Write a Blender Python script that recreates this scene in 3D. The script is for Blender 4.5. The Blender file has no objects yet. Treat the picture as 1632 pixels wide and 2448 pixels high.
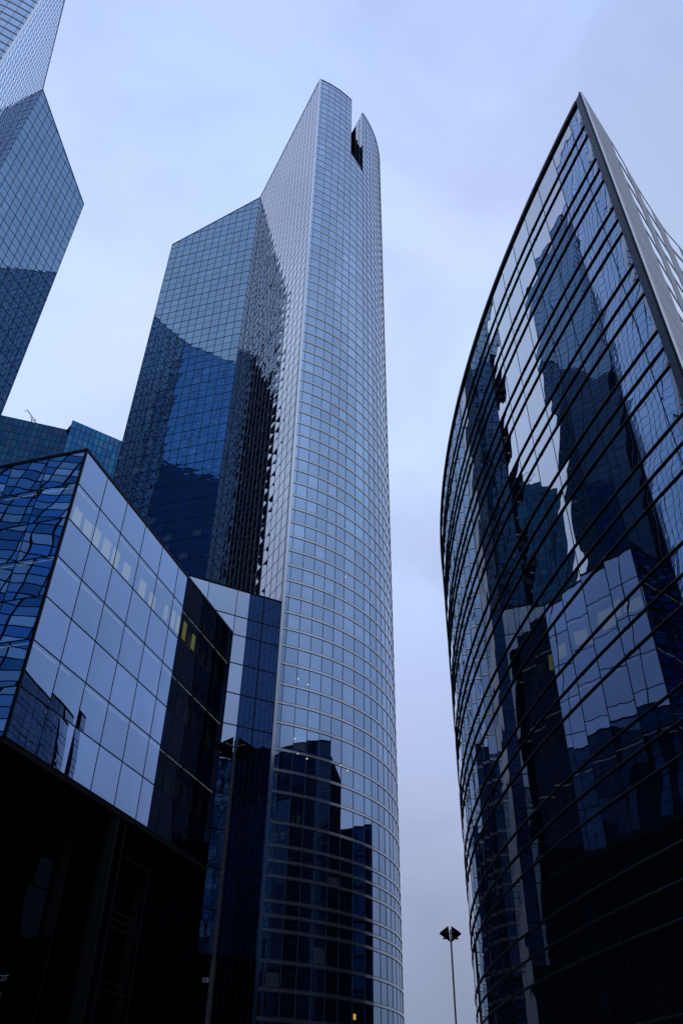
import bpy, bmesh, math, random
from mathutils import Vector, Matrix

random.seed(7)
SC = bpy.context.scene
COL = SC.collection
R = math.radians

# ------------------------------------------------------------------ camera
PPX, PPY, FPX = 816.0, 1224.0, 1900.0
ZEN = (863.0, -1195.0)                      # where the verticals meet


def camvec(px, py):
    return Vector(((px - PPX) / FPX, -(py - PPY) / FPX, -1.0))


_up = camvec(*ZEN).normalized()
_f = Vector((0, 0, -1.0))
_fwh = (_f - _up * _f.dot(_up)).normalized()
_rt = _fwh.cross(_up)
CROT = Matrix((_rt, _fwh, _up))             # camera space -> world
CAMP = Vector((0, 0, 1.6))
cd = bpy.data.cameras.new('camera')
cam = bpy.data.objects.new('camera', cd)
COL.objects.link(cam)
cd.sensor_fit = 'VERTICAL'
cd.sensor_height = 36.0
cd.sensor_width = 24.0
cd.lens = 36.0 * FPX / 2448.0
cd.clip_start = 0.1
cd.clip_end = 4000
M = CROT.to_4x4()
M.translation = CAMP
cam.matrix_world = M
SC.camera = cam

# ------------------------------------------------------------------ world, sun, exposure
SUN_EL, SUN_AZ = 78.0, 200.0                # overcast: broad soft light from behind the viewer
w = bpy.data.worlds.new('World')
SC.world = w
w.use_nodes = True
nt = w.node_tree
nt.nodes.clear()


class NB:
    """small node-building helper"""
    def __init__(s, nt):
        s.nt = nt

    def n(s, t, **k):
        x = s.nt.nodes.new(t)
        for a, b in k.items():
            setattr(x, a, b)
        return x

    def put(s, sock, v):
        if isinstance(v, bpy.types.NodeSocket):
            s.nt.links.new(v, sock)
        elif v is not None:
            sock.default_value = v

    def m(s, op, a, b=None, c=None, clamp=False):
        x = s.n('ShaderNodeMath', operation=op, use_clamp=clamp)
        s.put(x.inputs[0], a)
        s.put(x.inputs[1], b)
        s.put(x.inputs[2], c)
        return x.outputs[0]

    def v(s, op, a, b=None, out=0):
        x = s.n('ShaderNodeVectorMath', operation=op)
        s.put(x.inputs[0], a)
        if op == 'SCALE':
            s.put(x.inputs['Scale'], b)
        else:
            s.put(x.inputs[1], b)
        return x.outputs[out]

    def mix(s, f, a, b, blend='MIX'):
        x = s.n('ShaderNodeMix', data_type='RGBA', blend_type=blend)
        s.put(x.inputs[0], f)
        s.put(x.inputs[6], a)
        s.put(x.inputs[7], b)
        return x.outputs[2]

    def ramp(s, f, pts):
        x = s.n('ShaderNodeValToRGB')
        e = x.color_ramp.elements
        while len(e) < len(pts):
            e.new(0.5)
        for i, (p, c) in enumerate(pts):
            e[i].position = p
            e[i].color = (*c, 1) if len(c) == 3 else c
        s.put(x.inputs[0], f)
        return x.outputs[0]

    def rng(s, v, a, b, c, d):
        x = s.n('ShaderNodeMapRange', clamp=True, interpolation_type='SMOOTHSTEP')
        s.put(x.inputs[0], v)
        for i, q in enumerate((a, b, c, d)):
            x.inputs[i + 1].default_value = q
        return x.outputs[0]


b = NB(nt)
tc = b.n('ShaderNodeTexCoord')
sep = b.n('ShaderNodeSeparateXYZ')
nt.links.new(tc.outputs['Generated'], sep.inputs[0])
sx, sy, sz = sep.outputs
base = b.ramp(b.m('MAXIMUM', sz, 0.0), [
    (0.0, (.235, .272, .40)), (.10, (.275, .32, .475)), (.28, (.40, .465, .70)), (.45, (.47, .57, .885)),
    (.64, (.60, .73, 1.06)), (.77, (.61, .745, 1.08)), (.87, (.555, .685, 1.06)), (1.0, (.45, .57, .98))])
nz = b.n('ShaderNodeTexNoise')
nz.inputs['Scale'].default_value = 3.4
nz.inputs['Detail'].default_value = 5
nz.inputs['Roughness'].default_value = .5
nz.inputs['Distortion'].default_value = .5
nt.links.new(tc.outputs['Generated'], nz.inputs['Vector'])
cloud = b.rng(nz.outputs[0], .36, .64, .90, 1.07)
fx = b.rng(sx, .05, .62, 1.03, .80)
fy = b.rng(sy, -.76, -.59, .42, 1.0)  # out-of-view sky behind the viewer, darkened on purpose to deepen the wing reflections
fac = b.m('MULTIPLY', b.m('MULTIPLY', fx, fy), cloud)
nz2 = b.n('ShaderNodeTexNoise')
nz2.inputs['Scale'].default_value = 3.1
nz2.inputs['Detail'].default_value = 3
mp = b.v('ADD', tc.outputs['Generated'], (3.7, 1.2, 5.0))
nt.links.new(mp, nz2.inputs['Vector'])
tint = b.mix(b.rng(nz2.outputs[0], .35, .65, 0, 1), (.97, 1.015, 1.0, 1), (1.012, 1.0, .985, 1))
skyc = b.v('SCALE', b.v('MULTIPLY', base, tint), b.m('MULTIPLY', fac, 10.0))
nish = b.n('ShaderNodeTexSky', sky_type='NISHITA')
nish.sun_disc = False
nish.sun_elevation = R(SUN_EL)
nish.sun_rotation = R(SUN_AZ)
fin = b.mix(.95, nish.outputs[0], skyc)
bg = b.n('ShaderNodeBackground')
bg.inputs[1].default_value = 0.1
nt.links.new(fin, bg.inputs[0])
wo = b.n('ShaderNodeOutputWorld')
nt.links.new(bg.outputs[0], wo.inputs[0])

sl = bpy.data.lights.new('sun', 'SUN')
sl.energy = 0.5
sl.angle = R(22)
sl.color = (1, .96, .9)
so = bpy.data.objects.new('sun', sl)
COL.objects.link(so)
_sd = Vector((math.sin(R(SUN_AZ)) * math.cos(R(SUN_EL)), math.cos(R(SUN_AZ)) * math.cos(R(SUN_EL)), math.sin(R(SUN_EL))))
so.rotation_euler = _sd.to_track_quat('Z', 'Y').to_euler()

vs = SC.view_settings
SC.display_settings.display_device = 'sRGB'
vs.view_transform = 'Standard'
vs.look = 'None'
vs.exposure = 0.0
vs.gamma = 1.0
SC.cycles.max_bounces = 12
SC.cycles.glossy_bounces = 8
SC.cycles.transparent_max_bounces = 12


# ------------------------------------------------------------------ materials
def new_mat(name):
    m = bpy.data.materials.new(name)
    m.use_nodes = True
    m.node_tree.nodes.clear()
    return m, NB(m.node_tree)


def glass(name, tint, tilt=.004, pillow=.006, wav=.003, wscale=(1.2, 1.2), inner=(.004, .008, .018), graze=.9,
          blinds=0.0, vary=.06, hues=None, trans=None, rough=0.0, power=5.0):
    """Coated facade glass: a mirror whose panes are each slightly out of true (UV unit = one pane)."""
    m, b = new_mat(name)
    nt = m.node_tree
    uv = b.n('ShaderNodeUVMap')
    uv.uv_map = 'UVMap'
    fl = b.v('FLOOR', uv.outputs[0])
    fr = b.v('FRACTION', uv.outputs[0])
    wn = b.n('ShaderNodeTexWhiteNoise', noise_dimensions='3D')
    nt.links.new(b.v('ADD', fl, (.37, .61, .13)), wn.inputs['Vector'])
    r = b.n('ShaderNodeSeparateColor')
    nt.links.new(wn.outputs['Color'], r.inputs[0])
    r1, r2, r3 = r.outputs
    fs = b.n('ShaderNodeSeparateXYZ')
    nt.links.new(fr, fs.inputs[0])
    u, v = fs.outputs[0], fs.outputs[1]
    nz = b.n('ShaderNodeTexNoise', noise_dimensions='3D')
    nz.inputs['Scale'].default_value = 1.0
    nz.inputs['Detail'].default_value = 1.5
    off = b.v('SCALE', wn.outputs['Color'], 40.0)
    co = b.v('ADD', b.v('MULTIPLY', uv.outputs[0], (wscale[0], wscale[1], 1)), off)
    nt.links.new(co, nz.inputs['Vector'])
    ns = b.n('ShaderNodeSeparateColor')
    nt.links.new(nz.outputs['Color'], ns.inputs[0])
    bow = b.m('MULTIPLY_ADD', r3, .8, .6)

    def slope(rr, t, noise):
        a = b.m('MULTIPLY', b.m('SUBTRACT', rr, .5), 2 * tilt)
        p = b.m('MULTIPLY', b.m('MULTIPLY', b.m('SUBTRACT', t, .5), 2 * pillow), bow)
        q = b.m('MULTIPLY', b.m('SUBTRACT', noise, .5), 4 * wav)
        return b.m('ADD', b.m('ADD', a, p), q)
    du = slope(r1, u, ns.outputs[0])
    dv = slope(r2, v, ns.outputs[1])
    geo = b.n('ShaderNodeNewGeometry')
    N = geo.outputs['Normal']
    T = b.v('NORMALIZE', b.v('CROSS_PRODUCT', (0, 0, 1), N))
    B = b.v('CROSS_PRODUCT', N, T)
    N2 = b.v('NORMALIZE', b.v('ADD', N, b.v('ADD', b.v('SCALE', T, du), b.v('SCALE', B, dv))))
    lw = b.n('ShaderNodeLayerWeight')
    lw.inputs[0].default_value = .5
    nt.links.new(N2, lw.inputs['Normal'])
    f5 = b.m('MULTIPLY', b.m('POWER', lw.outputs['Facing'], power), graze)
    wn2 = b.n('ShaderNodeTexWhiteNoise', noise_dimensions='3D')
    nt.links.new(b.v('ADD', fl, (9.37, 2.61, 4.13)), wn2.inputs['Vector'])
    tcol = tuple(tint)
    if hues:
        tcol = b.ramp(wn2.outputs['Value'], [(i / len(hues), h) for i, h in enumerate(hues)])
        tcol.node.color_ramp.interpolation = 'CONSTANT'
    tv = b.v('SCALE', tcol, b.m('MULTIPLY_ADD', wn2.outputs['Value'], 2 * vary, 1 - vary))
    colr = b.mix(f5, tv, (1, 1, 1, 1))
    gl = b.n('ShaderNodeBsdfGlossy')
    gl.inputs['Roughness'].default_value = rough
    nt.links.new(colr, gl.inputs['Color'])
    nt.links.new(N2, gl.inputs['Normal'])
    df = b.n('ShaderNodeBsdfDiffuse')
    df.inputs[0].default_value = (*inner, 1)
    if blinds > 0:                           # some panes have a pale blind drawn behind part of the glass
        on = b.m('GREATER_THAN', wn2.outputs['Value'], 1 - blinds)
        q = b.m('MULTIPLY', b.m('GREATER_THAN', v, .12), b.m('LESS_THAN', v, .62))
        q = b.m('MULTIPLY', q, b.m('MULTIPLY', b.m('GREATER_THAN', u, .1), b.m('LESS_THAN', u, .9)))
        nt.links.new(b.mix(b.m('MULTIPLY', on, q), (*inner, 1), (.06, .075, .09, 1)), df.inputs[0])
    ad = b.n('ShaderNodeAddShader')
    nt.links.new(gl.outputs[0], ad.inputs[0])
    if trans:
        tr = b.n('ShaderNodeBsdfTransparent')
        tr.inputs[0].default_value = (*trans, 1)
        nt.links.new(tr.outputs[0], ad.inputs[1])
    else:
        nt.links.new(df.outputs[0], ad.inputs[1])
    o = b.n('ShaderNodeOutputMaterial')
    nt.links.new(ad.outputs[0], o.inputs[0])
    return m


def plain(name, colr, rough=.5, metal=0.0, spec=.5, mottle=.12, scale=3.0):
    m, b = new_mat(name)
    nt = m.node_tree
    p = b.n('ShaderNodeBsdfPrincipled')
    tc = b.n('ShaderNodeTexCoord')
    nz = b.n('ShaderNodeTexNoise')
    nz.inputs['Scale'].default_value = scale
    nz.inputs['Detail'].default_value = 4
    nt.links.new(tc.outputs['Object'], nz.inputs['Vector'])
    k = b.rng(nz.outputs[0], .3, .7, 1 - mottle, 1 + mottle)
    nt.links.new(b.v('SCALE', (*colr,), k), p.inputs['Base Color'])
    p.inputs['Roughness'].default_value = rough
    p.inputs['Metallic'].default_value = metal
    p.inputs['Specular IOR Level'].default_value = spec
    o = b.n('ShaderNodeOutputMaterial')
    nt.links.new(p.outputs[0], o.inputs[0])
    return m


def lit(name, colr, strength):
    m, b = new_mat(name)
    e = b.n('ShaderNodeEmission')
    e.inputs[0].default_value = (*colr, 1)
    e.inputs[1].default_value = strength
    o = b.n('ShaderNodeOutputMaterial')
    m.node_tree.links.new(e.outputs[0], o.inputs[0])
    return m


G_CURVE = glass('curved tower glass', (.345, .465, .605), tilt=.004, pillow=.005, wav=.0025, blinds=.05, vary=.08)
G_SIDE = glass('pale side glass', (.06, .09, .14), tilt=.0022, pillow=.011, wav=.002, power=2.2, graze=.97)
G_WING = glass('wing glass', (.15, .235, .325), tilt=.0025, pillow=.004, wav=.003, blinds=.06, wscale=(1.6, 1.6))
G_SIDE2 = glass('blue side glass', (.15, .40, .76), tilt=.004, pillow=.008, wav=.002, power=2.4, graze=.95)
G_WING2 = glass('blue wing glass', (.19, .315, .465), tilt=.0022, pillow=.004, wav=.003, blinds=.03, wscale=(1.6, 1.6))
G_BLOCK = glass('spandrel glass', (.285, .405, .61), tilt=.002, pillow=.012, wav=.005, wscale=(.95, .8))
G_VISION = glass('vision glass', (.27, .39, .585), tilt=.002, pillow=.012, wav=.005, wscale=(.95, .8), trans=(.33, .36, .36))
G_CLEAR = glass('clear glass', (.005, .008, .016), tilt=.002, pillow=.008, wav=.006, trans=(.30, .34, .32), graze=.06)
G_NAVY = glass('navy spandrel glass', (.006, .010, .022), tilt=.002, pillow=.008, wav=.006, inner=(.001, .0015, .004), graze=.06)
G_STAIR = glass('stair glass', (.022, .052, .125), tilt=.002, pillow=.008, wav=.012, wscale=(2.5, 2.0), inner=(.0015, .004, .013), graze=.5)
G_ANNEX = glass('annex glass', (.42, .51, .62), tilt=.002, pillow=.010, wav=.006)
G_SHIP = glass('grey curved glass', (.14, .185, .25), tilt=.0012, pillow=.0035, wav=.0028, wscale=(2.0, .8), power=2.2, graze=.97, inner=(.003, .005, .01))
G_TEAL = glass('teal glass', (.05, .17, .30), tilt=.01, pillow=.004, wav=.002, vary=.12,
               hues=[(.022, .095, .22), (.026, .112, .235), (.033, .138, .23), (.022, .098, .21), (.03, .125, .225), (.045, .09, .19)])
G_TEAL2 = glass('blue teal glass', (.05, .17, .30), tilt=.01, pillow=.004, wav=.002, vary=.12,
                hues=[(.022, .095, .235), (.026, .115, .25), (.034, .145, .25), (.022, .10, .225), (.055, .10, .21), (.026, .12, .245)])
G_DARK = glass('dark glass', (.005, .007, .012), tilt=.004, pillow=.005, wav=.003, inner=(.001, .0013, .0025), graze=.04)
G_LOW = glass('low building glass', (.05, .11, .22), tilt=.003, pillow=.005, wav=.003, vary=.3)
G_OFF = glass('blue office glass', (.22, .36, .55), tilt=.003, pillow=.004, wav=.002, vary=.3,
              hues=[(.06, .19, .38), (.26, .42, .55), (.11, .26, .44), (.31, .46, .58), (.05, .17, .38)])
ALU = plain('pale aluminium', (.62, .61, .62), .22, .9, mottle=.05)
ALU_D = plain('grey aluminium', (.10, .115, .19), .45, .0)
TRIM = plain('white edge trim', (.66, .66, .68), .16, 1.0, mottle=.04)
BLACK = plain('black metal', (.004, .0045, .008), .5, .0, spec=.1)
MULLC = plain('slate mullion', (.05, .085, .16), .5, .0, spec=.2)
MULL = plain('dark mullion', (.012, .022, .055), .5, .0, spec=.2)
MULLP = plain('grey mullion', (.22, .25, .33), .5, .0, spec=.2)
RAILM = plain('black rail paint', (.006, .007, .011), .32, .0, spec=.5)
PROWM = plain('blue grey prow cladding', (.026, .040, .085), .4, .1, spec=.3)
SKYPATCH = plain('painted sky patch', (.45, .52, .60), .6)
LOUV = plain('pale grey louvre', (.66, .63, .64), .55, .0, mottle=.05)
ROOFM = plain('roof membrane', (.08, .08, .09), .8)
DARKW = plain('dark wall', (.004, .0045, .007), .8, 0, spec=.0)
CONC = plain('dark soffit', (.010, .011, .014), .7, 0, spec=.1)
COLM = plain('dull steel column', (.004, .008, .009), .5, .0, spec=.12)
POLE = plain('lamp pole steel', (.05, .048, .052), .45, .2, spec=.3)
HEAD = plain('lamp head black', (.0025, .0025, .003), .9, 0, spec=.0)
PAVE = plain('paving', (.05, .05, .055), .8, 0, scale=.6)
INTW = plain('office wall', (.012, .014, .019), .8, spec=.1)
BLND = plain('pale blind', (.09, .105, .13), .8)
SIGNM = plain('sign panel', (.0012, .0013, .002), .6, 0, spec=.0)
LETT = plain('sign letters', (.16, .22, .30), .5)
LETT2 = plain('faint sign letters', (.055, .06, .085), .5)
LAMPY = lit('yellow office light', (.80, .74, .20), .33)
TUBE = lit('ceiling strip light', (.60, .74, .85), .27)
SPOT = lit('warm downlight', (1.0, .90, .74), .95)
AMBER = lit('amber lit window', (1.0, .62, .10), .55)


# ------------------------------------------------------------------ object helpers
def tag(o, label=None, cat=None, group=None, kind=None):
    if label:
        o['label'] = label
    if cat:
        o['category'] = cat
    if group:
        o['group'] = group
    if kind:
        o['kind'] = kind
    return o


def empty(name, loc, label, cat, group=None):
    o = bpy.data.objects.new(name, None)
    o.empty_display_size = .5
    o.location = loc
    COL.objects.link(o)
    return tag(o, label, cat, group)


class MB:
    """collects faces and links them as ONE mesh object"""
    def __init__(s):
        s.V = []
        s.F = []
        s.UV = []
        s.MI = []

    def face(s, pts, uvs=None, mi=0):
        i = len(s.V)
        s.V += [tuple(p) for p in pts]
        s.F.append(tuple(range(i, i + len(pts))))
        s.UV.append(uvs or [(0.5, 0.5)] * len(pts))
        s.MI.append(mi)

    def box8(s, p, mi=0):
        """p: 8 points, bottom ring then top ring (counter-clockwise from above)"""
        for q in ((3, 2, 1, 0), (4, 5, 6, 7), (0, 1, 5, 4), (1, 2, 6, 5), (2, 3, 7, 6), (3, 0, 4, 7)):
            s.face([p[k] for k in q], mi=mi)

    def box(s, x0, x1, y0, y1, z0, z1, mi=0):
        s.box8([(x0, y0, z0), (x1, y0, z0), (x1, y1, z0), (x0, y1, z0), (x0, y0, z1), (x1, y0, z1), (x1, y1, z1), (x0, y1, z1)], mi)

    def slab(s, a, bb, n, z0, z1, d0, d1, z0b=None, z1b=None, mi=0):
        """strip along a->bb standing off its wall by d0..d1 along the outward normal n"""
        z0b = z0 if z0b is None else z0b
        z1b = z1 if z1b is None else z1b
        A0 = (a[0] + n[0] * d0, a[1] + n[1] * d0)
        A1 = (a[0] + n[0] * d1, a[1] + n[1] * d1)
        B0 = (bb[0] + n[0] * d0, bb[1] + n[1] * d0)
        B1 = (bb[0] + n[0] * d1, bb[1] + n[1] * d1)
        t = (bb[0] - a[0], bb[1] - a[1])
        if t[0] * n[1] - t[1] * n[0] > 0:
            ring = [(A0, z0, z1), (B0, z0b, z1b), (B1, z0b, z1b), (A1, z0, z1)]
        else:
            ring = [(A0, z0, z1), (A1, z0, z1), (B1, z0b, z1b), (B0, z0b, z1b)]
        s.box8([(p[0], p[1], q) for p, q, _ in ring] + [(p[0], p[1], q) for p, _, q in ring], mi)

    def tube(s, path, r, seg=8, closed_ends=True):
        path = [Vector(p) for p in path]
        rings = []
        for i, p in enumerate(path):
            d = (path[min(i + 1, len(path) - 1)] - path[max(i - 1, 0)]).normalized()
            a = d.cross(Vector((0, 0, 1)))
            if a.length < 1e-3:
                a = d.cross(Vector((1, 0, 0)))
            a.normalize()
            c = a.cross(d)
            rr = r[i] if isinstance(r, (list, tuple)) else r
            rings.append([p + (a * math.cos(2 * math.pi * k / seg) + c * math.sin(2 * math.pi * k / seg)) * rr for k in range(seg)])
        for i in range(len(rings) - 1):
            for k in range(seg):
                k2 = (k + 1) % seg
                s.face([rings[i][k], rings[i][k2], rings[i + 1][k2], rings[i + 1][k]])
        if closed_ends:
            s.face(list(reversed(rings[0])))
            s.face(rings[-1])

    def build(s, name, mats, parent=None, smooth=False, weld=False):
        me = bpy.data.meshes.new(name)
        me.from_pydata(s.V, [], s.F)
        uv = me.uv_layers.new(name='UVMap')
        k = 0
        for f in s.UV:
            for q in f:
                uv.data[k].uv = q
                k += 1
        if not isinstance(mats, (list, tuple)):
            mats = [mats]
        for m in mats:
            me.materials.append(m)
        me.polygons.foreach_set('material_index', s.MI)
        if weld:
            bm = bmesh.new()
            bm.from_mesh(me)
            bmesh.ops.remove_doubles(bm, verts=bm.verts, dist=1e-4)
            bmesh.ops.recalc_face_normals(bm, faces=bm.faces)
            bm.to_mesh(me)
            bm.free()
        if smooth:
            me.polygons.foreach_set('use_smooth', [True] * len(me.polygons))
        me.update()
        o = bpy.data.objects.new(name, me)
        COL.objects.link(o)
        if parent is not None:
            o.parent = parent
            off = Vector((0, 0, 0))
            q = parent
            while q is not None:
                off += q.location
                q = q.parent
            me.transform(Matrix.Translation(-off))
        return o


def prj(p):
    c = CROT.transposed() @ (Vector(p) - CAMP)
    if c.z > -.2:
        return None
    return (PPX - FPX * c.x / c.z, PPY + FPX * c.y / c.z)


def screen_area(q):
    P = [prj(p) for p in q]
    if any(p is None for p in P):
        return 0
    cx = sum(p[0] for p in P) / len(P)
    cy = sum(p[1] for p in P) / len(P)
    if not (0 < cx < 1632 and 0 < cy < 2448):
        return 0
    return .5 * sum(P[i][0] * P[(i + 1) % len(P)][1] - P[(i + 1) % len(P)][0] * P[i][1] for i in range(len(P)))


def clip_poly(poly, f):
    out = []
    for i in range(len(poly)):
        a, c = poly[i], poly[(i + 1) % len(poly)]
        fa, fc = f(a), f(c)
        if fa >= 0:
            out.append(a)
        if (fa >= 0) != (fc >= 0):
            k = fa / (fa - fc)
            out.append((a[0] + (c[0] - a[0]) * k, a[1] + (c[1] - a[1]) * k))
    return out


class Facade:
    """A curtain wall along a plan polyline: panes, mullions and floor bands, cut off by a roof line."""
    def __init__(s, cols, rows, inside, mats, tops=None, bots=None, row_mats=None, ubase=0):
        s.cols = [Vector(c[:2]) for c in cols]
        s.rows = sorted(rows)
        s.tops = tops or [s.rows[-1]] * len(cols)
        s.bots = bots or [s.rows[0]] * len(cols)
        s.inside = Vector(inside[:2])
        s.mats = mats
        s.panes = []                         # (verts, uvs, material index)
        s.ub = ubase
        for i in range(len(cols) - 1):
            a, c = s.cols[i], s.cols[i + 1]
            n, flip = s.nrm(i)
            ta, tb, ba, bb = s.tops[i], s.tops[i + 1], s.bots[i], s.bots[i + 1]
            for j in range(len(s.rows) - 1):
                z0, z1 = s.rows[j], s.rows[j + 1]
                if z0 >= max(ta, tb) or z1 <= min(ba, bb):
                    continue
                poly = [(0, z0), (1, z0), (1, z1), (0, z1)]
                poly = clip_poly(poly, lambda p: ta + (tb - ta) * p[0] - p[1])
                if len(poly) > 2:
                    poly = clip_poly(poly, lambda p: p[1] - (ba + (bb - ba) * p[0]))
                if len(poly) < 3:
                    continue
                vv = [(a.x + (c.x - a.x) * q[0], a.y + (c.y - a.y) * q[0], q[1]) for q in poly]
                uu = [(s.ub + i + .004 + .992 * q[0], j + .004 + .992 * (q[1] - z0) / (z1 - z0)) for q in poly]
                if flip:
                    vv.reverse()
                    uu.reverse()
                mi = row_mats(i, j) if row_mats else 0
                if mi is not None:
                    s.panes.append((vv, uu, mi))

    def nrm(s, i):
        a, c = s.cols[i], s.cols[i + 1]
        t = (c - a).normalized()
        n = Vector((t.y, -t.x))
        flip = n.dot((a + c) / 2 - s.inside) < 0
        return (-n, True) if flip else (n, False)

    def grid(s, mb, vw, vd, hh, hd, skip_cols=(), row_sel=None, col_sel=None, d0=-.02):
        """vertical mullions vw wide, horizontals hh high; depths vd and hd"""
        nc = len(s.cols)
        for i in range(nc):
            if col_sel and not col_sel(i):
                continue
            k = min(i, nc - 2)
            n, _ = s.nrm(k)
            if 0 < i < nc - 1:
                n = (n + s.nrm(i - 1)[0]).normalized()
            t = Vector((n.y, -n.x)) * (vw / 2)
            p = s.cols[i]
            if s.tops[i] - s.bots[i] > .1 and vw > 0:
                mb.slab(p - t, p + t, n, s.bots[i], s.tops[i], d0, vd)
        s.horiz(mb, hh, hd, row_sel, d0)

    def horiz(s, mb, hh, hd, row_sel=None, d0=-.02, dz=0.0):
        if hh <= 0:
            return
        for j, z in enumerate(s.rows):
            if row_sel and not row_sel(j):
                continue
            z = z + dz
            for i in range(len(s.cols) - 1):
                ta, tb, ba, bb = s.tops[i], s.tops[i + 1], s.bots[i], s.bots[i + 1]
                seg = clip_poly([(0, z), (1, z)], lambda p: ta + (tb - ta) * p[0] - p[1] + .01)
                seg = [q for q in seg]
                if len(seg) < 2:
                    continue
                s0, s1 = min(q[0] for q in seg), max(q[0] for q in seg)
                if s1 - s0 < .02 or z < min(ba, bb) - .01:
                    continue
                a = s.cols[i].lerp(s.cols[i + 1], s0)
                c = s.cols[i].lerp(s.cols[i + 1], s1)
                n, _ = s.nrm(i)
                mb.slab(a, c, n, z - hh / 2, z + hh / 2, d0, hd)


def place_panes(root, facs, limit=100, name='glass_pane'):
    """the panes that show largest become parts of their facade, the rest ONE part of the thing"""
    allp = []
    for fac, part in facs:
        for p in fac.panes:
            allp.append((abs(screen_area(p[0])) if facing(p[0]) else 0, len(allp), fac, part, p))
    allp.sort(key=lambda t: -t[0])
    single = allp[:limit] if len(allp) > limit else allp
    rest = allp[limit:] if len(allp) > limit else []
    for ar, _, fac, part, p in single:
        mb = MB()
        mb.face(p[0], p[1])
        mb.build(name, fac.mats[p[2]], part)
    if rest:
        mats = []
        mb = MB()
        for ar, _, fac, part, p in rest:
            m = fac.mats[p[2]]
            if m not in mats:
                mats.append(m)
            mb.face(p[0], p[1], mats.index(m))
        tag(mb.build('glazing', mats, root), kind='stuff')


def facing(q):
    a, c, d = Vector(q[0]), Vector(q[1]), Vector(q[2])
    n = (c - a).cross(d - a)
    return n.dot(CAMP - a) > 0


def dirv(az):
    return Vector((math.sin(R(az)), math.cos(R(az))))


def walls(mb, pts, z0, tops, inside, mi=0):
    """plain walls along an open polyline"""
    inside = Vector(inside[:2])
    for i in range(len(pts) - 1):
        a, c = Vector(pts[i][:2]), Vector(pts[i + 1][:2])
        q = [(a.x, a.y, z0), (c.x, c.y, z0), (c.x, c.y, tops[i + 1]), (a.x, a.y, tops[i])]
        t = c - a
        if Vector((t.y, -t.x)).dot((a + c) / 2 - inside) < 0:
            q.reverse()
        mb.face(q, mi=mi)


def fan_roof(mb, pts, tops, mi=0):
    n = len(pts)
    cx = sum(p[0] for p in pts) / n
    cy = sum(p[1] for p in pts) / n
    cz = sum(tops) / n
    for i in range(n):
        a, c = pts[i], pts[(i + 1) % n]
        q = [(a[0], a[1], tops[i]), (c[0], c[1], tops[(i + 1) % n]), (cx, cy, cz)]
        if (Vector(q[1]) - Vector(q[0])).cross(Vector(q[2]) - Vector(q[0])).z < 0:
            q.reverse()
        mb.face(q, mi=mi)


# ------------------------------------------------------------------ ground
g = MB()
g.face([(-1500, -1500, 0), (1500, -1500, 0), (1500, 1500, 0), (-1500, 1500, 0)])
tag(g.build('ground', PAVE), kind='structure')

# ------------------------------------------------------------------ the two office towers
AZ0 = 16.9
E1 = Vector((-5.92, 71.45))
E2 = Vector((-19.64, 97.15))
E3 = Vector((-38.80, 102.98))
CC = Vector((-13.23, 90.17))
HR = 167.4
H3 = 157.3
RAD = (E1 - CC).length
MID = Vector((-40.93, 85.97))
NM = dirv(61.9)
ident = lambda p: Vector(p[:2])


def mirror(p):
    p = Vector(p[:2])
    return p - NM * (2 * (p - MID).dot(NM))


BANDS = [0.0, 2.7, 4.65, 6.6, 8.55, 10.5, 12.45, 14.66, 15.75, 16.84, 18.77, 20.0, 21.24, 23.18, 25.84, 27.8, 29.74,
         32.35, 34.36, 36.33, 38.57, 40.55]
z = 40.55
while z + 1.963 < HR - .5:
    z += 1.963
    BANDS.append(z)
BANDS.append(HR)


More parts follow.
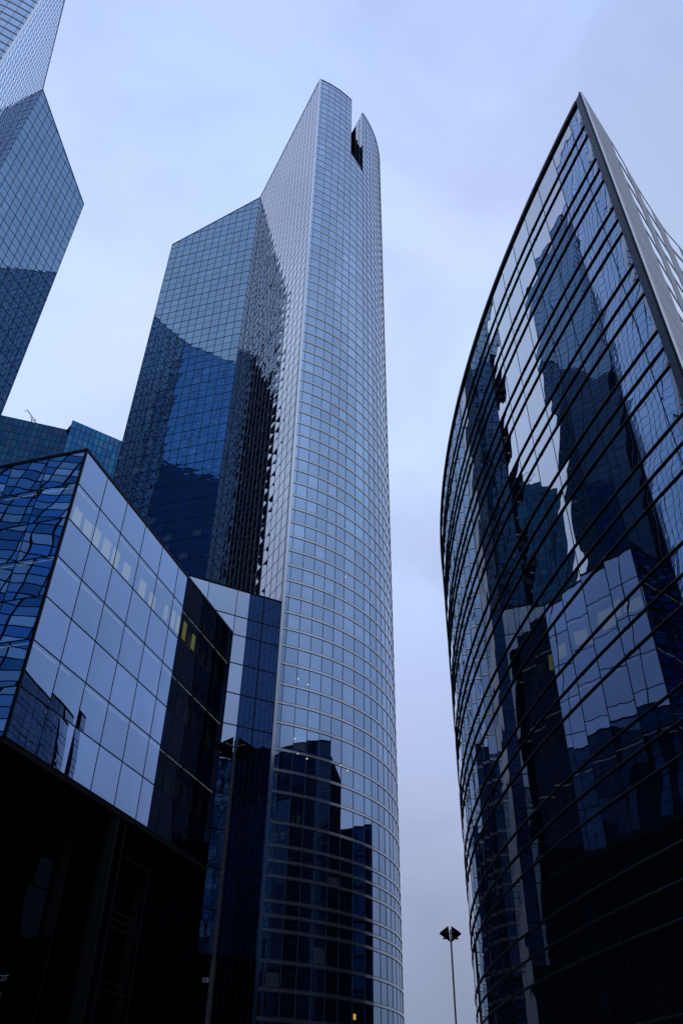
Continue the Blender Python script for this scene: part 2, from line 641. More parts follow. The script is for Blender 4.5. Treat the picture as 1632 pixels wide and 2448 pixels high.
def tower(T, main, label):
    e1, e2, e3, cc = T(E1), T(E2), T(E3), T(CC)
    root = empty('office_tower', (e1.x, e1.y, 0), label, 'office tower')
    inside = T(CC + Vector((1, 4)))
    # curved front: flat panes on an arc
    a0 = math.degrees(math.atan2((E1 - CC).x, (E1 - CC).y))
    s = [0, .61, 2.0, 3.39, 4.78, 6.17, 7.56, 9.28, 11.0, 12.3]
    while s[-1] < 40:
        s.append(s[-1] + 1.39)
    arc = [T(CC + RAD * dirv(a0 - math.degrees(q / RAD))) for q in s]
    segs = [(0, 6, None), (6, 8, (146.5, 144.2)), (8, len(arc) - 1, None)] if main else [(0, len(arc) - 1, None)]
    facs = []
    cmb, bmb = MB(), MB()
    for i0, i1, cut in segs:
        cols = arc[i0:i1 + 1]
        tops = [HR] * len(cols)
        if cut:
            tops = [cut[0] + (cut[1] - cut[0]) * k / (len(cols) - 1) for k in range(len(cols))]
        f = Facade(cols, BANDS, inside, [G_CURVE], tops=tops, ubase=i0)
        f.grid(cmb, .05, .03, 0, 0)
        nj = len(BANDS) - 1
        f.horiz(cmb, .03, .04, row_sel=lambda j: 0 < j < nj and BANDS[j] < 95, dz=.145)
        f.horiz(cmb, .03, .04, row_sel=lambda j: 0 < j < nj and BANDS[j] < 95, dz=-.145)
        f.horiz(bmb, .22, .055, row_sel=lambda j: 0 < j < nj)
        facs.append(f)
    cf = cmb.build('curved_facade', MULLC, root)
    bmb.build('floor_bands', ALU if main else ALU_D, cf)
    # pale flat side between the curve and the wing
    rows2 = BANDS
    n2 = 18
    sc = [e1.lerp(e2, 0.0), e1.lerp(e2, .022)] + [e1.lerp(e2, .022 + .978 * k / n2) for k in range(1, n2 + 1)]
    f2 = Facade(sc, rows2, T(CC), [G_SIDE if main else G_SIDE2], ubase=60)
    m2 = MB()
    f2.grid(m2, .045, .03, .035, .025)
    sf = m2.build('side_facade', MULLP, root)
    # wing
    wr = [HR - 3.93 * k / 2 for k in range(86)]
    wr = sorted([q for q in wr if q > 0] + [0.0])
    wc = [e2.lerp(e3, k / 12) for k in range(13)]
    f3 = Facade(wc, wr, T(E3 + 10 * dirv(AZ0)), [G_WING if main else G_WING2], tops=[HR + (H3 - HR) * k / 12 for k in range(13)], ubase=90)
    m3 = MB()
    top_i = len(wr) - 1
    f3.grid(m3, .07, .045, .08, .045, row_sel=lambda j: (top_i - j) % 2 == 0)
    f3.horiz(m3, .035, .03, row_sel=lambda j: (top_i - j) % 2 == 1)
    wf = m3.build('wing_facade', MULL, root)
    we = (e3 - e2).normalized()
    nw, _ = f3.nrm(11)
    for k in range(27):  # pale triangles painted in for sky showing through the corner glazing
        zz = H3 - 5.2 - 3.93 * k
        if zz < 45:
            break
        mt = MB()
        pa = e3 - we * .55
        h = .35 + .012 * k
        q = [(pa, zz), (pa + we * (.30 + .012 * k), zz), (pa + we * .12, zz + h)]
        fr = [(v.x + nw.x * .05, v.y + nw.y * .05, z_) for v, z_ in q]
        bk_ = [(v.x + nw.x * .01, v.y + nw.y * .01, z_) for v, z_ in q]
        if (Vector(fr[1]) - Vector(fr[0])).cross(Vector(fr[2]) - Vector(fr[0])).dot(Vector((nw.x, nw.y, 0))) < 0:
            fr.reverse()
            bk_.reverse()
        mt.face(fr)
        for a in range(3):
            mt.face([bk_[a], bk_[(a + 1) % 3], fr[(a + 1) % 3], fr[a]])
        mt.build('corner_sky_patch', SKYPATCH, root)
    # corner trim, wing edge, roof edges
    tr = MB()
    d = (e1 - T(CC)).normalized()
    t = Vector((d.y, -d.x)) * .16
    tr.slab(e1 - t, e1 + t, d, 0, HR, -.05, .16)
    tr.build('corner_trim', TRIM, root)
    for f, dd in [(x, .07) for x in facs] + [(f2, .06), (f3, .07)]:
        cp = MB()
        for i in range(len(f.cols) - 1):
            n, _ = f.nrm(i)
            cp.slab(f.cols[i], f.cols[i + 1], n, f.tops[i] - .12, f.tops[i] + .12, -.3, dd, f.tops[i + 1] - .12, f.tops[i + 1] + .12)
        cp.build('roof_edge', MULL, root)
    # hidden sides and roof
    back = [T(q) for q in (CC + RAD * dirv(a0 - math.degrees(s[-1] / RAD)), Vector((2, 124)), Vector((-14, 131)), E3 + 22 * dirv(AZ0), E3)]
    bt = [HR, HR, HR, H3, H3]
    bk = MB()
    walls(bk, back, 0, bt, T(CC + Vector((-8, 12))), 0)
    bk.build('rear_wall', DARKW, root)
    rf = MB()
    e2b = T(E2 + 22 * dirv(AZ0))
    if main:
        # a deep slot is cut down through the roof behind the curve
        d0 = dirv(331.9)
        a, c = arc[6], arc[8]
        a2, c2 = a + d0 * 7.5, c + d0 * 7.5
        p1 = arc[0:7] + [a2, e2 + (e1 - e2) * .35, e2]
        fan_roof(rf, [e1] + arc[1:7] + [a2, e1.lerp(e2, .55)], [HR - .02] * 9)
        p2 = [c] + arc[9:] + back[1:3] + [c2]
        fan_roof(rf, p2, [HR - .02] * len(p2))
        p3 = [e1.lerp(e2, .55), a2, c2, back[2], e2b, e2]
        fan_roof(rf, p3, [HR - .02] * 6)
        wing_roof(rf, e2, e3, back[3], e2b)
        rf.build('roof', ROOFM, root)
        rows = [140 + 1.963 * k for k in range(15)]
        rows = [q for q in rows if q < HR] + [HR]
        right = Facade([c, c + d0 * 1.43, c + d0 * 2.86], rows, c + Vector((4, 0)), [G_SIDE], ubase=130)
        m4 = MB()
        right.grid(m4, .08, .04, .06, .035)
        sl = m4.build('slot_side', MULLP, root)
        c3, a3 = c + d0 * 3.2, a + d0 * 3.2
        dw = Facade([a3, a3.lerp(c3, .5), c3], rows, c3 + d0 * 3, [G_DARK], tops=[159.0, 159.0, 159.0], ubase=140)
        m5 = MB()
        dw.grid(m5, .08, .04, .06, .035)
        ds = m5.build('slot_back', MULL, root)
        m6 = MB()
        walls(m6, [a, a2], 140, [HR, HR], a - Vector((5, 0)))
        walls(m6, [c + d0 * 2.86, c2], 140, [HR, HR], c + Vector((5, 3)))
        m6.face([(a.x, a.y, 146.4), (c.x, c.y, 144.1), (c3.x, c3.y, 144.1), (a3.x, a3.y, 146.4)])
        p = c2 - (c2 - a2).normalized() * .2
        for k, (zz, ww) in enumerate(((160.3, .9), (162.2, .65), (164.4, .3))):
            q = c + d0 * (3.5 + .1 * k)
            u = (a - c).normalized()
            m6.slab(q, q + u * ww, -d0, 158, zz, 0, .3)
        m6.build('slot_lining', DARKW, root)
        place_panes(root, [(x, cf) for x in facs] + [(f2, sf), (f3, wf), (right, sl), (dw, ds)])
        # downlights seen behind the lower panes
        for az_, zz in SPOTS:
            place_spot(root, az_, zz, arc)
        m = MB()
        n, _ = facs[0].nrm(3)
        amber_window(root, arc)
    else:
        pp = [e1] + arc[1:] + back[1:3] + [e2b, e2]
        fan_roof(rf, pp, [HR - .02] * len(pp))
        wing_roof(rf, e2, e3, back[3], e2b)
        rf.build('roof', ROOFM, root)
        place_panes(root, [(x, cf) for x in facs] + [(f2, sf), (f3, wf)])
    return root


def wing_roof(mb, e2, e3, e3b, e2b):
    q = [(e2.x, e2.y, HR - .02), (e3.x, e3.y, H3), (e3b.x, e3b.y, H3 - .5), (e2b.x, e2b.y, HR - .52)]
    if (Vector(q[1]) - Vector(q[0])).cross(Vector(q[2]) - Vector(q[0])).z < 0:
        q.reverse()
    mb.face(q)


def ray_dir(px, py):
    return (CROT @ camvec(px, py)).normalized()


def hit_arc(px, py, arc):
    r = ray_dir(px, py)
    for i in range(len(arc) - 1):
        a, c = arc[i], arc[i + 1]
        t = c - a
        den = r.x * t.y - r.y * t.x
        if abs(den) < 1e-9:
            continue
        k = (a.x * t.y - a.y * t.x) / den
        m = (a.x * r.y - a.y * r.x) / den
        if k > 0 and 0 <= m <= 1:
            n = Vector((t.y, -t.x)).normalized()
            if n.dot(Vector((r.x, r.y))) > 0:
                n = -n
            return CAMP + r * k, n, t.normalized()
    return None


# where ceiling lamps of the tower floors are visible (found once, then fixed as heights and plan spots)
SPOTS = [(712, 1623), (736, 1637), (704, 1766), (711, 1802), (733, 1814), (812, 1830), (830, 1842), (825, 1380)]


def place_spot(root, px, py, arc):
    h = hit_arc(px, py, arc)
    if not h:
        return
    p, n, t = h
    mb = MB()
    c = Vector((p.x + n.x * .03, p.y + n.y * .03, p.z))
    pts = [c + Vector((t.x * math.cos(a) * .075, t.y * math.cos(a) * .075, math.sin(a) * .05)) for a in [2 * math.pi * k / 10 for k in range(10)]]
    q = [p2 + Vector((n.x * .03, n.y * .03, 0)) for p2 in pts]
    f = [tuple(v) for v in q]
    if (Vector(f[1]) - Vector(f[0])).cross(Vector(f[2]) - Vector(f[1])).dot(Vector((n.x, n.y, 0))) < 0:
        f.reverse()
    mb.face(f)
    for k in range(10):
        mb.face([pts[k], pts[(k + 1) % 10], q[(k + 1) % 10], q[k]])
    mb.build('ceiling_light', SPOT, root)


def amber_window(root, arc):
    h = hit_arc(847, 2431, arc)
    p, n, t = h
    mb = MB()
    a = Vector((p.x, p.y)) - t * .14
    c = Vector((p.x, p.y)) + t * .14
    mb.slab(a, c, n, p.z - .2, p.z + .2, .01, .03)
    mb.build('lit_window', AMBER, root)


tower(ident, True, 'tallest central glass tower with curved banded front and notched top')
tower(mirror, False, 'glass tower cut off by the upper left corner, mirror twin of the central one')

# ------------------------------------------------------------------ glass block on columns
C0 = Vector((-18.45, 42.65))
FD = dirv(AZ0)
LD = dirv(AZ0 + 270)
HB = 40.38
BR = [18.8, 21.86, 24.92, 28.01, 31.1, 34.19, 37.25, HB]
K = C0 + FD * 27.59
blk = empty('glass_block', (C0.x, C0.y, 0), 'sharp cornered glass office block raised on columns, three lit rows of offices inside', 'office block')
inb = C0 + FD * 10 + LD * 10
vis = lambda i, j: 1 if j in (1, 3, 5) else 0
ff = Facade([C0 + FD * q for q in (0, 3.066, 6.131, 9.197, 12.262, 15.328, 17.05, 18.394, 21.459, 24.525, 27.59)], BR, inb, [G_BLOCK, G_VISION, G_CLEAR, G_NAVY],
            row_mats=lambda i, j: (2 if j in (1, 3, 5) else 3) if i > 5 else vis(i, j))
NL = 13
lf = Facade([C0 + LD * (3.08 * k) for k in range(NL)], BR, inb, [G_BLOCK, G_VISION], row_mats=vis, ubase=20)
fm = MB()
ff.grid(fm, .05, .02, .07, .025, col_sel=lambda i: i != 6)
fpart = fm.build('front_facade', BLACK, blk)
lm = MB()
lf.grid(lm, .06, .02, .08, .025)
lpart = lm.build('end_facade', BLACK, blk)
tm = MB()
n1, _ = ff.nrm(0)
n2, _ = lf.nrm(0)
tm.slab(C0, C0 + n1 * .05, n2, 18.8, HB + .02, -.1, .06)
tm.slab(C0 - FD * .06, K, n1, HB - .14, HB + .10, -.3, .05)
tm.slab(C0, C0 + LD * 3.08 * (NL - 1), n2, HB - .16, HB + .12, -.3, .045)
tm.slab(C0, C0 + LD * .14, n2, 18.8, HB - .2, -.02, .035)
tm.build('edge_trim', BLACK, blk)
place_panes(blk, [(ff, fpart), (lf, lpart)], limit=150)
Lend = C0 + LD * 3.08 * (NL - 1)
Bk = Lend + FD * 27.59
rm = MB()
rm.face([(p.x, p.y, HB - .1) for p in (C0, K, Bk, Lend)])
rm.build('roof', ROOFM, blk)
hid = MB()
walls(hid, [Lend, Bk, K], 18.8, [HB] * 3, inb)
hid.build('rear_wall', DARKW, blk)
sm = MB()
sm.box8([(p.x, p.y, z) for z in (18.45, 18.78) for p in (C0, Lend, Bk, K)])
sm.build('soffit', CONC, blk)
# interiors behind the vision rows
CI = [C0 + FD * (.15) + LD * .15, K + LD * .15]
for j in (1, 3, 5):
    z0, z1 = BR[j], BR[j + 1]
    im = MB()
    a, c = C0 + FD * 2.6 + LD * 2.6, K + LD * 2.6
    walls(im, [Lend + FD * 2.6, a, c], z0, [z1] * 3, inb + (C0 - inb) * 5)
    for zz in (z0 + .02, z1 - .02):
        im.face([(p.x, p.y, zz) for p in (C0 + FD * .12 + LD * .12, K + LD * .12, Bk, Lend + FD * .12)])
    im.build('office_floor', INTW, blk)
    # strip lights under the ceiling, two per bay
    for (o, d, inw, nb) in ((C0, FD, LD, 9), (C0, LD, FD, 8)):
        tb = MB()
        for k in range(nb):
            for h in (0, 1):
                if (k * 7 + j * 3 + h) % 11 == 0 and d is FD and k < 5:
                    continue
                s0 = 3.0656 * k + .12 + 1.46 * h
                p = o + d * (s0 + .05) + inw * .22
                q = o + d * (s0 + 1.36) + inw * .22
                nn = -inw
                tb.slab(p, q, nn, z1 - .20, z1 - .14, 0, .06)
        tb.build('strip_light', TUBE, blk)
    # pale blinds
    bm_ = MB()
    rnd = random.Random(j)
    for k in range(9):
        for h in (0, 1):
            if rnd.random() < .72:
                s0 = 3.0656 * k + .25 + 1.5 * h
                p = C0 + FD * s0 + LD * .9
                q = C0 + FD * (s0 + .75 + .4 * rnd.random()) + LD * .9
                bm_.slab(p, q, -LD, z0 + .1 + 1.2 * rnd.random() * (rnd.random() < .4), z1 - .7, 0, .03)
    bm_.build('blinds', BLND, blk)
# lit rooms in the top row of offices
for s0, hh in ((1.15, 1.05), (2.55, 1.0), (3.7, 1.15), (5.2, 1.2), (6.55, 1.2), (8.3, 1.1), (10.9, 1.15), (12.6, 1.0), (15.2, 1.1), (16.55, 1.3), (17.5, 1.35), (18.75, 1.4), (20.6, 1.2)):
    m = MB()
    p = C0 + FD * s0 + LD * .6
    m.slab(p, p + FD * (.62 if s0 > 15 else .98), -LD, BR[5] + .75 + .25 * (s0 > 15), BR[5] + .75 + .25 * (s0 > 15) + hh * 1.2, 0, .02)
    m.build('lit_window', LAMPY, blk)
# columns and recessed ground floor


def round_column(px, py, dist, r, parent=None):
    d = ray_dir(px, py)
    p = Vector((d.x, d.y)).normalized() * dist
    m = MB()
    m.tube([(p.x, p.y, 0), (p.x, p.y, 9), (p.x, p.y, 18.4)], r, 24)
    return p, m


p, m = round_column(262, 2000, 57.5, .48)
m.build('column', COLM, blk, smooth=False)
for k in (12.5, 22.5):
    q = C0 + FD * k + LD * 3.2
    m = MB()
    m.tube([(q.x, q.y, 0), (q.x, q.y, 18.4)], .42, 20)
    m.build('column', COLM, blk)
for k in (9, 20):
    q = C0 + LD * k + FD * 4.5
    m = MB()
    m.tube([(q.x, q.y, 0), (q.x, q.y, 18.4)], .42, 20)
    m.build('column', COLM, blk)
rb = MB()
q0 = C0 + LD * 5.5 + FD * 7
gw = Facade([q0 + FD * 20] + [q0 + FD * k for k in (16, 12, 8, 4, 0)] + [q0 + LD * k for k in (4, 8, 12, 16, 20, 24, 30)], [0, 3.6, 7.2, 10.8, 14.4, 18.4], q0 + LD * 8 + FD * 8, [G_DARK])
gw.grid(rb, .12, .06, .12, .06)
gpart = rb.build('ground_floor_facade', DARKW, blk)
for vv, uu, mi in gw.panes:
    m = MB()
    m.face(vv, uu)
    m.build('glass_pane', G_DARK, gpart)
# glazed entrance frame beside the column
ef = MB()
d1 = ray_dir(275, 2100)
e0 = Vector((d1.x, d1.y)).normalized() * 58.5
nrmE = dirv(AZ0 + 90)
ef.slab(e0, e0 + FD * .12, nrmE, 0, 18.3, 0, .12)
ef.slab(e0 + FD * 4.2, e0 + FD * 4.3, nrmE, 0, 16.5, 0, .1)
for zz in (5.2, 5.75, 8.5, 8.95, 12.0, 12.45, 12.9, 16.3):
    ef.slab(e0 + FD * .12, e0 + FD * 4.2, nrmE, zz, zz + .06, .02, .08)
ef.build('entrance_frame', COLM, blk)

# ------------------------------------------------------------------ sign by the entrance


def sign_letters(parent, text, px, py, size, mat, dist, slant=.18):
    d = ray_dir(px, py)
    cu = bpy.data.curves.new('letters', 'FONT')
    cu.body = text
    cu.size = size
    cu.extrude = .008
    cu.shear = slant
    cu.align_x = 'RIGHT'
    o = bpy.data.objects.new('letters', cu)
    COL.objects.link(o)
    bpy.context.view_layer.update()
    me = bpy.data.meshes.new_from_object(o.evaluated_get(bpy.context.evaluated_depsgraph_get()))
    bpy.data.objects.remove(o)
    k = dist / math.hypot(d.x, d.y)
    p = CAMP + d * k
    t = dirv(AZ0 + 90)                       # reads left to right as seen from the square
    X = Vector((t.x, t.y, 0))
    Zv = Vector((0, 0, 1))
    Y = Vector((-LD.x, -LD.y, 0))
    nrm = X.cross(Zv)
    Mx = Matrix(((X.x, Zv.x, nrm.x, p.x), (X.y, Zv.y, nrm.y, p.y), (X.z, Zv.z, nrm.z, p.z), (0, 0, 0, 1)))
    me.transform(Mx)
    me.materials.append(mat)
    ob = bpy.data.objects.new('letters', me)
    COL.objects.link(ob)
    ob.parent = parent
    me.transform(Matrix.Translation(-parent.location))
    return p


d = ray_dir(0, 2400)
sp = Vector((d.x, d.y)).normalized() * 30.0
sg = empty('entrance_sign', (sp.x, sp.y, 0), 'dark sign panel with pale slanted letters at the lower left edge', 'sign')
tX = dirv(AZ0 + 90)
m = MB()
nS = dirv(AZ0 + 180)
a = sp - tX * 3 - nS * .06
c = sp + tX * 1.2 - nS * .06
m.slab(a, c, nS, .3, 6.4, -.08, .02)
m.build('sign_panel', SIGNM, sg)
sign_letters(sg, 'CIT', 17, 2345, .235, LETT, 30.0)
sign_letters(sg, 'E', 3, 2387, .235, LETT2, 30.0)
sign_letters(sg, 'EVO', 27.5, 2428, .26, LETT2, 30.0)

# ------------------------------------------------------------------ angled annex between block and tower
AD = dirv(241.9)
HA = 45.5
AR = [0, 3.1, 6.2, 9.3, 12.5, 15.65, 18.75, 21.84, 24.88, 28.01, 31.12, 34.19, 37.25, 40.3, 42.38, HA]
ax = empty('glass_annex', (E1.x, E1.y, 0), 'angled glass wing with a dark blue strip, between the block and the central tower', 'office building')
ina = E1 + dirv(331.9) * 6 + AD * 4
amats = [G_STAIR, G_ANNEX, G_DARK]
ac = [0, 2.13, 3.76, 5.11]
fa = Facade([E1 + AD * q for q in ac], AR, ina, amats, row_mats=lambda i, j: 2 if j < 4 else (0 if i < 2 else 1))
fb = Facade([E1 + AD * q for q in (5.11, 8.21, 11.3, 14.4)], [40.3, 42.38, HA], ina, amats, row_mats=lambda i, j: 1, ubase=6)
fl_ = Facade([E1 + AD * q for q in (5.11, 8.21, 11.3, 14.4)], AR[:7], ina, [G_DARK], ubase=12)
m = MB()
fa.grid(m, .05, .03, .09, .035, col_sel=lambda i: i in (0, 3))
fa.horiz(m, .0, 0)
n, _ = fa.nrm(0)
mp_ = E1 + AD * 2.13
m.slab(mp_ - AD * .05, mp_ + AD * .05, n, 0, HA, -.02, .04)
fb.grid(m, .05, .03, .09, .035)
fl_.grid(m, .05, .03, .09, .035)
apart = m.build('annex_facade', BLACK, ax)
place_panes(ax, [(fa, apart), (fb, apart), (fl_, apart)], limit=100)
# stair glazing: fin mullions and the raking stair members of each storey
br = MB()
for q in (.55, 1.0, 1.55, 2.62, 3.1, 3.6):
    pq = E1 + AD * q
    br.slab(pq - AD * .016, pq + AD * .016, n, 0, HA, -.02, .02)
br.build('stair_mullions', MULL, ax)
sb = MB()
for j in range(len(AR) - 1):
    z0, z1 = AR[j], AR[j + 1]
    if z1 - z0 < 2.5:
        z1 = z0 + 3.06
    if j == len(AR) - 1:
        continue
    for (s0, s1) in ((3.7, 2.18), (2.08, .1)):
        h = (z1 - z0) * .55
        pa, pb = E1 + AD * s0, E1 + AD * s1
        zz0 = z0 + (0 if s0 > 3 else .55) * (z1 - z0) - .4
        sb.slab(pa, pb, n, zz0, zz0 + .05, -.02, .025, zz0 + h, zz0 + h + .05)
sb.build('stair_rakers', BLACK, ax)
cp = MB()
cp.slab(E1 + AD * .02, E1 + AD * 14.4, n, HA - .12, HA + .06, -.4, .05)
cp.build('roof_edge', BLACK, ax)
hb = MB()
walls(hb, [E1 + AD * 14.4, E1 + AD * 14.4 + dirv(331.9) * 3], 0, [HA, HA], ina)
hb.face([(q.x, q.y, HA - .15) for q in (E1, E1 + AD * 14.4, E1 + AD * 14.4 + dirv(331.9) * 3, E1 + dirv(331.9) * 3)])
hb.build('roof', ROOFM, ax)

# ------------------------------------------------------------------ distant teal building
tl = empty('teal_building', (-80, 185, 0), 'distant teal glass building of two stepped facets with a cradle arm on its roof', 'office building')


def at_az(az, d):
    return dirv(az) * d


L0, L1 = at_az(-33.5, 217), at_az(-25.3, 210.5)
HL = 183.0
lc = [L0.lerp(L1, k / 20) for k in range(21)]
rws = [HL - 3.0 * k for k in range(36)]
tf1 = Facade(lc, rws, (-110, 230), [G_TEAL])
mtl = MB()
tf1.grid(mtl, .2, .1, .1, .08)
tp1 = mtl.build('left_facet', MULL, tl)
R0, R1 = at_az(-25.28, 206.5), at_az(-20.0, 210.5)
HRt = 184.1
rc = [R0.lerp(R1, k / 12) for k in range(13)]
tf2 = Facade(rc, [HRt - 3.0 * k for k in range(36)], (-85, 240), [G_TEAL2], ubase=40)
mtr = MB()
tf2.grid(mtr, .2, .1, .07, .08)
tp2 = mtr.build('right_facet', MULL, tl)
place_panes(tl, [(tf1, tp1), (tf2, tp2)])
mm = MB()
walls(mm, [R0, R0 + (L1 - R0) * 1.0 + dirv(-20) * 2], 60, [HRt] * 2, (-85, 240))
mm.build('facet_return', G_TEAL2, tl)
bk = MB()
pts = [L0, L1, R0, R1, at_az(-20, 240), at_az(-33, 245)]
fan_roof(bk, pts, [HL - .5] * 6)
bk.build('roof', ROOFM, tl)
bx = MB()
walls(bx, [R1, at_az(-20, 240), at_az(-33, 245), L0], 0, [HL] * 4, (-95, 220))
bx.build('rear_wall', DARKW, tl)
arm = MB()
pA = at_az(-27.9, 213)
pB = at_az(-29.2, 212)
arm.tube([(pA.x, pA.y, HL - .3), (pA.x * .67 + pB.x * .33, pA.y * .67 + pB.y * .33, HL + 1.4), (pB.x, pB.y, HL + 4.0), (pB.x - .3, pB.y, HL + 3.0)], .14, 6)
pC = at_az(-28.5, 212.5)
arm.tube([(pC.x, pC.y, HL - .3), (pC.x - .2, pC.y, HL + 1.4), (pC.x - .9, pC.y, HL + 2.3)], .15, 6)
arm.tube([(pC.x, pC.y, HL + .5), (pC.x + 1.4, pC.y, HL + 1.2)], .10, 6)
arm.build('cradle_arm', ALU_D, tl)

# ------------------------------------------------------------------ ship-shaped building on the right
SS = 36.0
SCN = Vector((2.5567, 1.07359)) * SS
SR = 2.3617 * SS
HS = 37.6


def sarc(th, off=0.0):
    return SCN + dirv(90 - th) * (SR + off)


TH0 = -164.75
ths = [TH0, -165.3]
while ths[-1] > -202.6:
    ths.append(ths[-1] - 1.07)
sh = empty('curved_building', (sarc(TH0).x, sarc(TH0).y, 0), 'ship shaped glass building with a sharp prow, ringed by black horizontal rails', 'office building')
rails = [35.55, 34.75]
srows = [0.0, HS, 35.55, 34.75]
for k in range(-0, 9):
    for dz in (0, -.84, -1.66):
        q = 32.85 - 3.6 * k + dz
        if q > .4:
            rails.append(q)
            srows.append(q)
srows = sorted(srows)
ins = SCN
fs = Facade([sarc(t) for t in ths], srows, ins, [G_SHIP])
m = MB()
fs.grid(m, .03, .01, .02, .01)
spart = m.build('curved_facade', BLACK, sh)
place_panes(sh, [(fs, spart)])
fine = [TH0 - (TH0 - ths[-1]) * k / 90 for k in range(91)]
for q in rails:
    mr = MB()
    mr.tube([(*sarc(t, .034), q) for t in fine], .031, 10)
    # joint sleeves and stand-off brackets
    for i in range(4, len(ths) - 1, 2):
        p = sarc(ths[i] + .3, .045)
        t = dirv(90 - ths[i] + 90)
        mr.tube([(p.x - t.x * .03, p.y - t.y * .03, q), (p.x + t.x * .03, p.y + t.y * .03, q)], .037, 10)
        n = dirv(90 - ths[i])
        a = sarc(ths[i], .005)
        mr.slab(a - t * .03, a + t * .03, n, q - .03, q + .03, 0, .05)
    mr.build('rail', RAILM, sh, smooth=False)
ed = MB()
for i in range(len(fine) - 1):
    a, c = sarc(fine[i]), sarc(fine[i + 1])
    n = (a - SCN).normalized()
    ed.slab(a, c, n, HS - .16, HS + .1, -.4, .09)
ed.build('roof_edge', BLACK, sh)
# prow post
P0 = sarc(TH0)
pt = dirv(90 - TH0 - 90)
if (P0 + pt - Vector((10.1, 16.0))).length > (P0 - pt - Vector((10.1, 16.0))).length:
    pt = -pt
pm = MB()
pn = (P0 - SCN).normalized()
z0 = 0
while z0 < HS:
    z1 = min(z0 + 2.4, HS + .12)
    pm.slab(P0 + pt * .02, P0 + pt * .34, pn, z0 + .012, z1, -.06, .06)
    z0 = z1
pm.build('prow_post', PROWM, sh)
pe = MB()
pe.slab(P0 + pt * .342, P0 + pt * .40, pn, 0, HS + .12, -.05, .10)
pe.slab(P0 + pt * .0, P0 + pt * .018, pn, 0, HS, -.1, .05)
pe.build('prow_edge', BLACK, sh)
pw = MB()
pw.slab(P0 + pt * .402, P0 + pt * .435, pn, 0, HS + .08, -.03, .07)
pw.build('prow_trim', TRIM, sh)
# hidden back of the body, stern, roof
st = sarc(ths[-1])
bk = MB()
bp = [P0, Vector((20, 36)), Vector((32, 58)), Vector((33, 72)), st]
walls(bk, bp, 0, [HS] * 5, (14, 56))
bk.build('rear_wall', DARKW, sh)
rf = MB()
ring = [sarc(t) for t in ths] + [bp[3], bp[2], bp[1]]
fan_roof(rf, ring, [HS - .2] * len(ring))
rf.build('roof', ROOFM, sh)
# sunscreen blades sweeping off the prow
curve = [P0 + pt * .44, Vector((12.2, 18.2)), Vector((14.2, 20.55)), Vector((16.0, 22.5)), Vector((17.6, 23.9)), Vector((20.4, 25.7)), Vector((24, 27.4)), Vector((28.5, 29.0))]


def along(s):
    acc = 0
    for i in range(len(curve) - 1):
        L = (curve[i + 1] - curve[i]).length
        if s <= acc + L or i == len(curve) - 2:
            return curve[i].lerp(curve[i + 1], (s - acc) / L)
        acc += L
    return curve[-1]


for k in range(20):
    zt = HS + .05 - 1.81 * k
    if zt < 2:
        break
    m = MB()
    zb = zt - 1.775

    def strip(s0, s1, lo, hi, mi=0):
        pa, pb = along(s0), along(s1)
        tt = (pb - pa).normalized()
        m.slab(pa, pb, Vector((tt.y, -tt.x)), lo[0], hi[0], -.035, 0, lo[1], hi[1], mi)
    holes = [(2.72 + 2.92 * q, 4.25 + 2.92 * q) for q in range(6)]
    marks = sorted({0.0, 21.0} | {h for hh in holes for h in hh} | {.5 * q for q in range(42)})
    for i in range(len(marks) - 1):
        s0, s1 = marks[i], marks[i + 1]
        if s1 - s0 < 1e-4:
            continue
        hole = any(h[0] - 1e-5 <= s0 and s1 <= h[1] + 1e-5 for h in holes)
        strip(s0, s1, (zb - .03, zb - .03), (zb + .012, zb + .012), 1)  # black line drawn in as the shadow between blades
        if hole:                             # an open bay between two solid ones
            strip(s0, s1, (zb + .012, zb + .012), (zb + .16, zb + .16))
            strip(s0, s1, (zt - .10, zt - .10), (zt, zt))
        else:
            strip(s0, s1, (zb + .012, zb + .012), (zt, zt))
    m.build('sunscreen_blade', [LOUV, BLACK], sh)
# a few lit lamps inside
# ------------------------------------------------------------------ street lamps


def make_lamp(x, y, h, rot, label):
    root = empty('street_lamp', (x, y, 0), label, 'street lamp', 'street lamps on the square')
    m = MB()
    m.tube([(x, y, 0), (x, y, .06)], .17, 16)
    m.tube([(x, y, .05), (x, y, 5.6)], .075, 14)
    px_, py_ = x + math.sin(rot) * .18, y - math.cos(rot) * .18
    m.tube([(x, y, 5.6), (px_, py_, h - .5), (px_, py_, h + .22)], .052, 14)
    m.build('pole', POLE, root)
    c, s_ = math.cos(rot), math.sin(rot)

    def tf(px, py, pz):
        return (x + px * c - py * s_, y + px * s_ + py * c, pz)
    for sg_ in (-1, 1):
        m = MB()
        # kite shaped wing: near vertical inner edge, leaning back, outer tip at mid height
        ol = [(sg_ * .05, -.22, -.50), (sg_ * .72, -.02, .0), (sg_ * .60, .08, .16), (sg_ * .09, .26, .53)]
        bots = [tf(px, py, h + pz) for px, py, pz in ol]
        tops = [tf(px, py + .05, h + pz + .01) for px, py, pz in ol]
        if sg_ < 0:
            tops.reverse()
            bots.reverse()
        m.face(tops)
        m.face(list(reversed(bots)))
        for i in range(4):
            j = (i + 1) % 4
            m.face([bots[i], bots[j], tops[j], tops[i]])
        pan = m.build('lamp_panel', HEAD, root)
        m = MB()
        m.tube([tf(0, -.16, h - .02), tf(sg_ * .34, .06, h + .2)], .022, 8)
        m.build('arm', POLE, root)
        m = MB()
        q = tf(sg_ * .40, .02, 0)
        m.box(q[0] - .09, q[0] + .09, q[1] - .05, q[1] + .05, h - .30, h - .22)
        m.build('lamp_housing', HEAD, root)
    return root


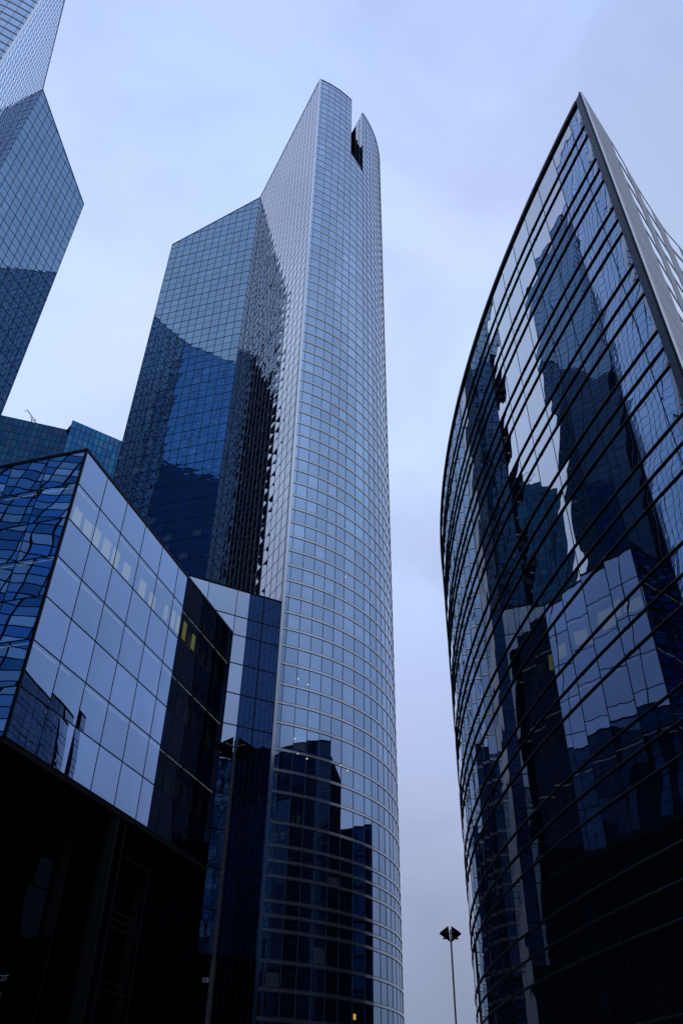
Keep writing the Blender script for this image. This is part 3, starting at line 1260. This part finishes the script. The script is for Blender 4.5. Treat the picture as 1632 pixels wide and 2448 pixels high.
def lamp_at(px, py, h, label, rot):
    d = ray_dir(px, py)
    k = (h - 1.6) / d.z
    p = CAMP + d * k
    return make_lamp(p.x, p.y, h, rot, label), p


l1, p1 = lamp_at(562, 1790, 12.0, 'near dark street lamp with two winged panels, in front of the angled annex', R(8))
l2, p2 = lamp_at(1076, 2233, 12.0, 'far dark street lamp standing alone against the sky gap', R(-4))
m = MB()
d = ray_dir(490, 2343)
zc = 1.6 + 26.7 * d.z / math.hypot(d.x, d.y)
m.box(p1.x - .26, p1.x - .10, p1.y - .12, p1.y + .02, zc - .06, zc + .06)
m.box(p1.x - .12, p1.x + .0, p1.y - .04, p1.y + .0, zc - .02, zc + .02)
m.build('junction_box', TRIM, l1)

# ------------------------------------------------------------------ the rest of the square (seen in the glass)


def plain_block(name, c, axis, lx, ly, h, step, floor, mats, label, mw=.2, mh=.25, mat_m=BLACK, row_mats=None):
    ax_, ay_ = dirv(axis), dirv(axis + 90)
    c = Vector(c)
    q = [c - ax_ * lx / 2 - ay_ * ly / 2, c + ax_ * lx / 2 - ay_ * ly / 2, c + ax_ * lx / 2 + ay_ * ly / 2, c - ax_ * lx / 2 + ay_ * ly / 2]
    root = empty(name, (c.x, c.y, 0), label, 'office building')
    pts = []
    for i in range(4):
        a, b2 = q[i], q[(i + 1) % 4]
        n = max(1, round((b2 - a).length / step))
        pts += [a.lerp(b2, k / n) for k in range(n)]
    pts.append(q[0])
    nf = max(1, round(h / floor))
    f = Facade(pts, [h * k / nf for k in range(nf + 1)], c, mats, row_mats=row_mats)
    m = MB()
    f.grid(m, mw, .08, mh, .09)
    m.build('facade_frame', mat_m, root)
    m = MB()
    for p in f.panes:
        m.face(p[0], p[1], p[2])
    tag(m.build('glazing', mats, root), kind='stuff')
    m = MB()
    m.face([(p.x, p.y, h - .05) for p in reversed(q)])
    m.build('roof', ROOFM, root)
    return root


plain_block('office_building', (-74, 14), 152, 60, 18, 112, 1.6, 2.1, [G_OFF],
            'blue glass office building across the square, mirrored in the end of the glass block', mw=.16, mh=.16)
plain_block('office_building', (32.4, 79.9), 65, 18, 22, 30.5, 1.9, 3.4, [G_LOW],
            'low dark blue office building behind the ship shaped one, mirrored in the central tower', mw=.12, mh=.3, mat_m=BLACK)
plain_block('office_building', (10, -62), 90, 80, 16, 20, 3, 3.4, [G_DARK],
            'long low dark office building behind the viewer', mw=.2, mh=.5, mat_m=MULL)
plain_block('office_building', (78, -22), 30, 50, 16, 17, 3, 3.4, [G_DARK],
            'low dark office building to the right behind the viewer', mw=.2, mh=.5, mat_m=MULL)
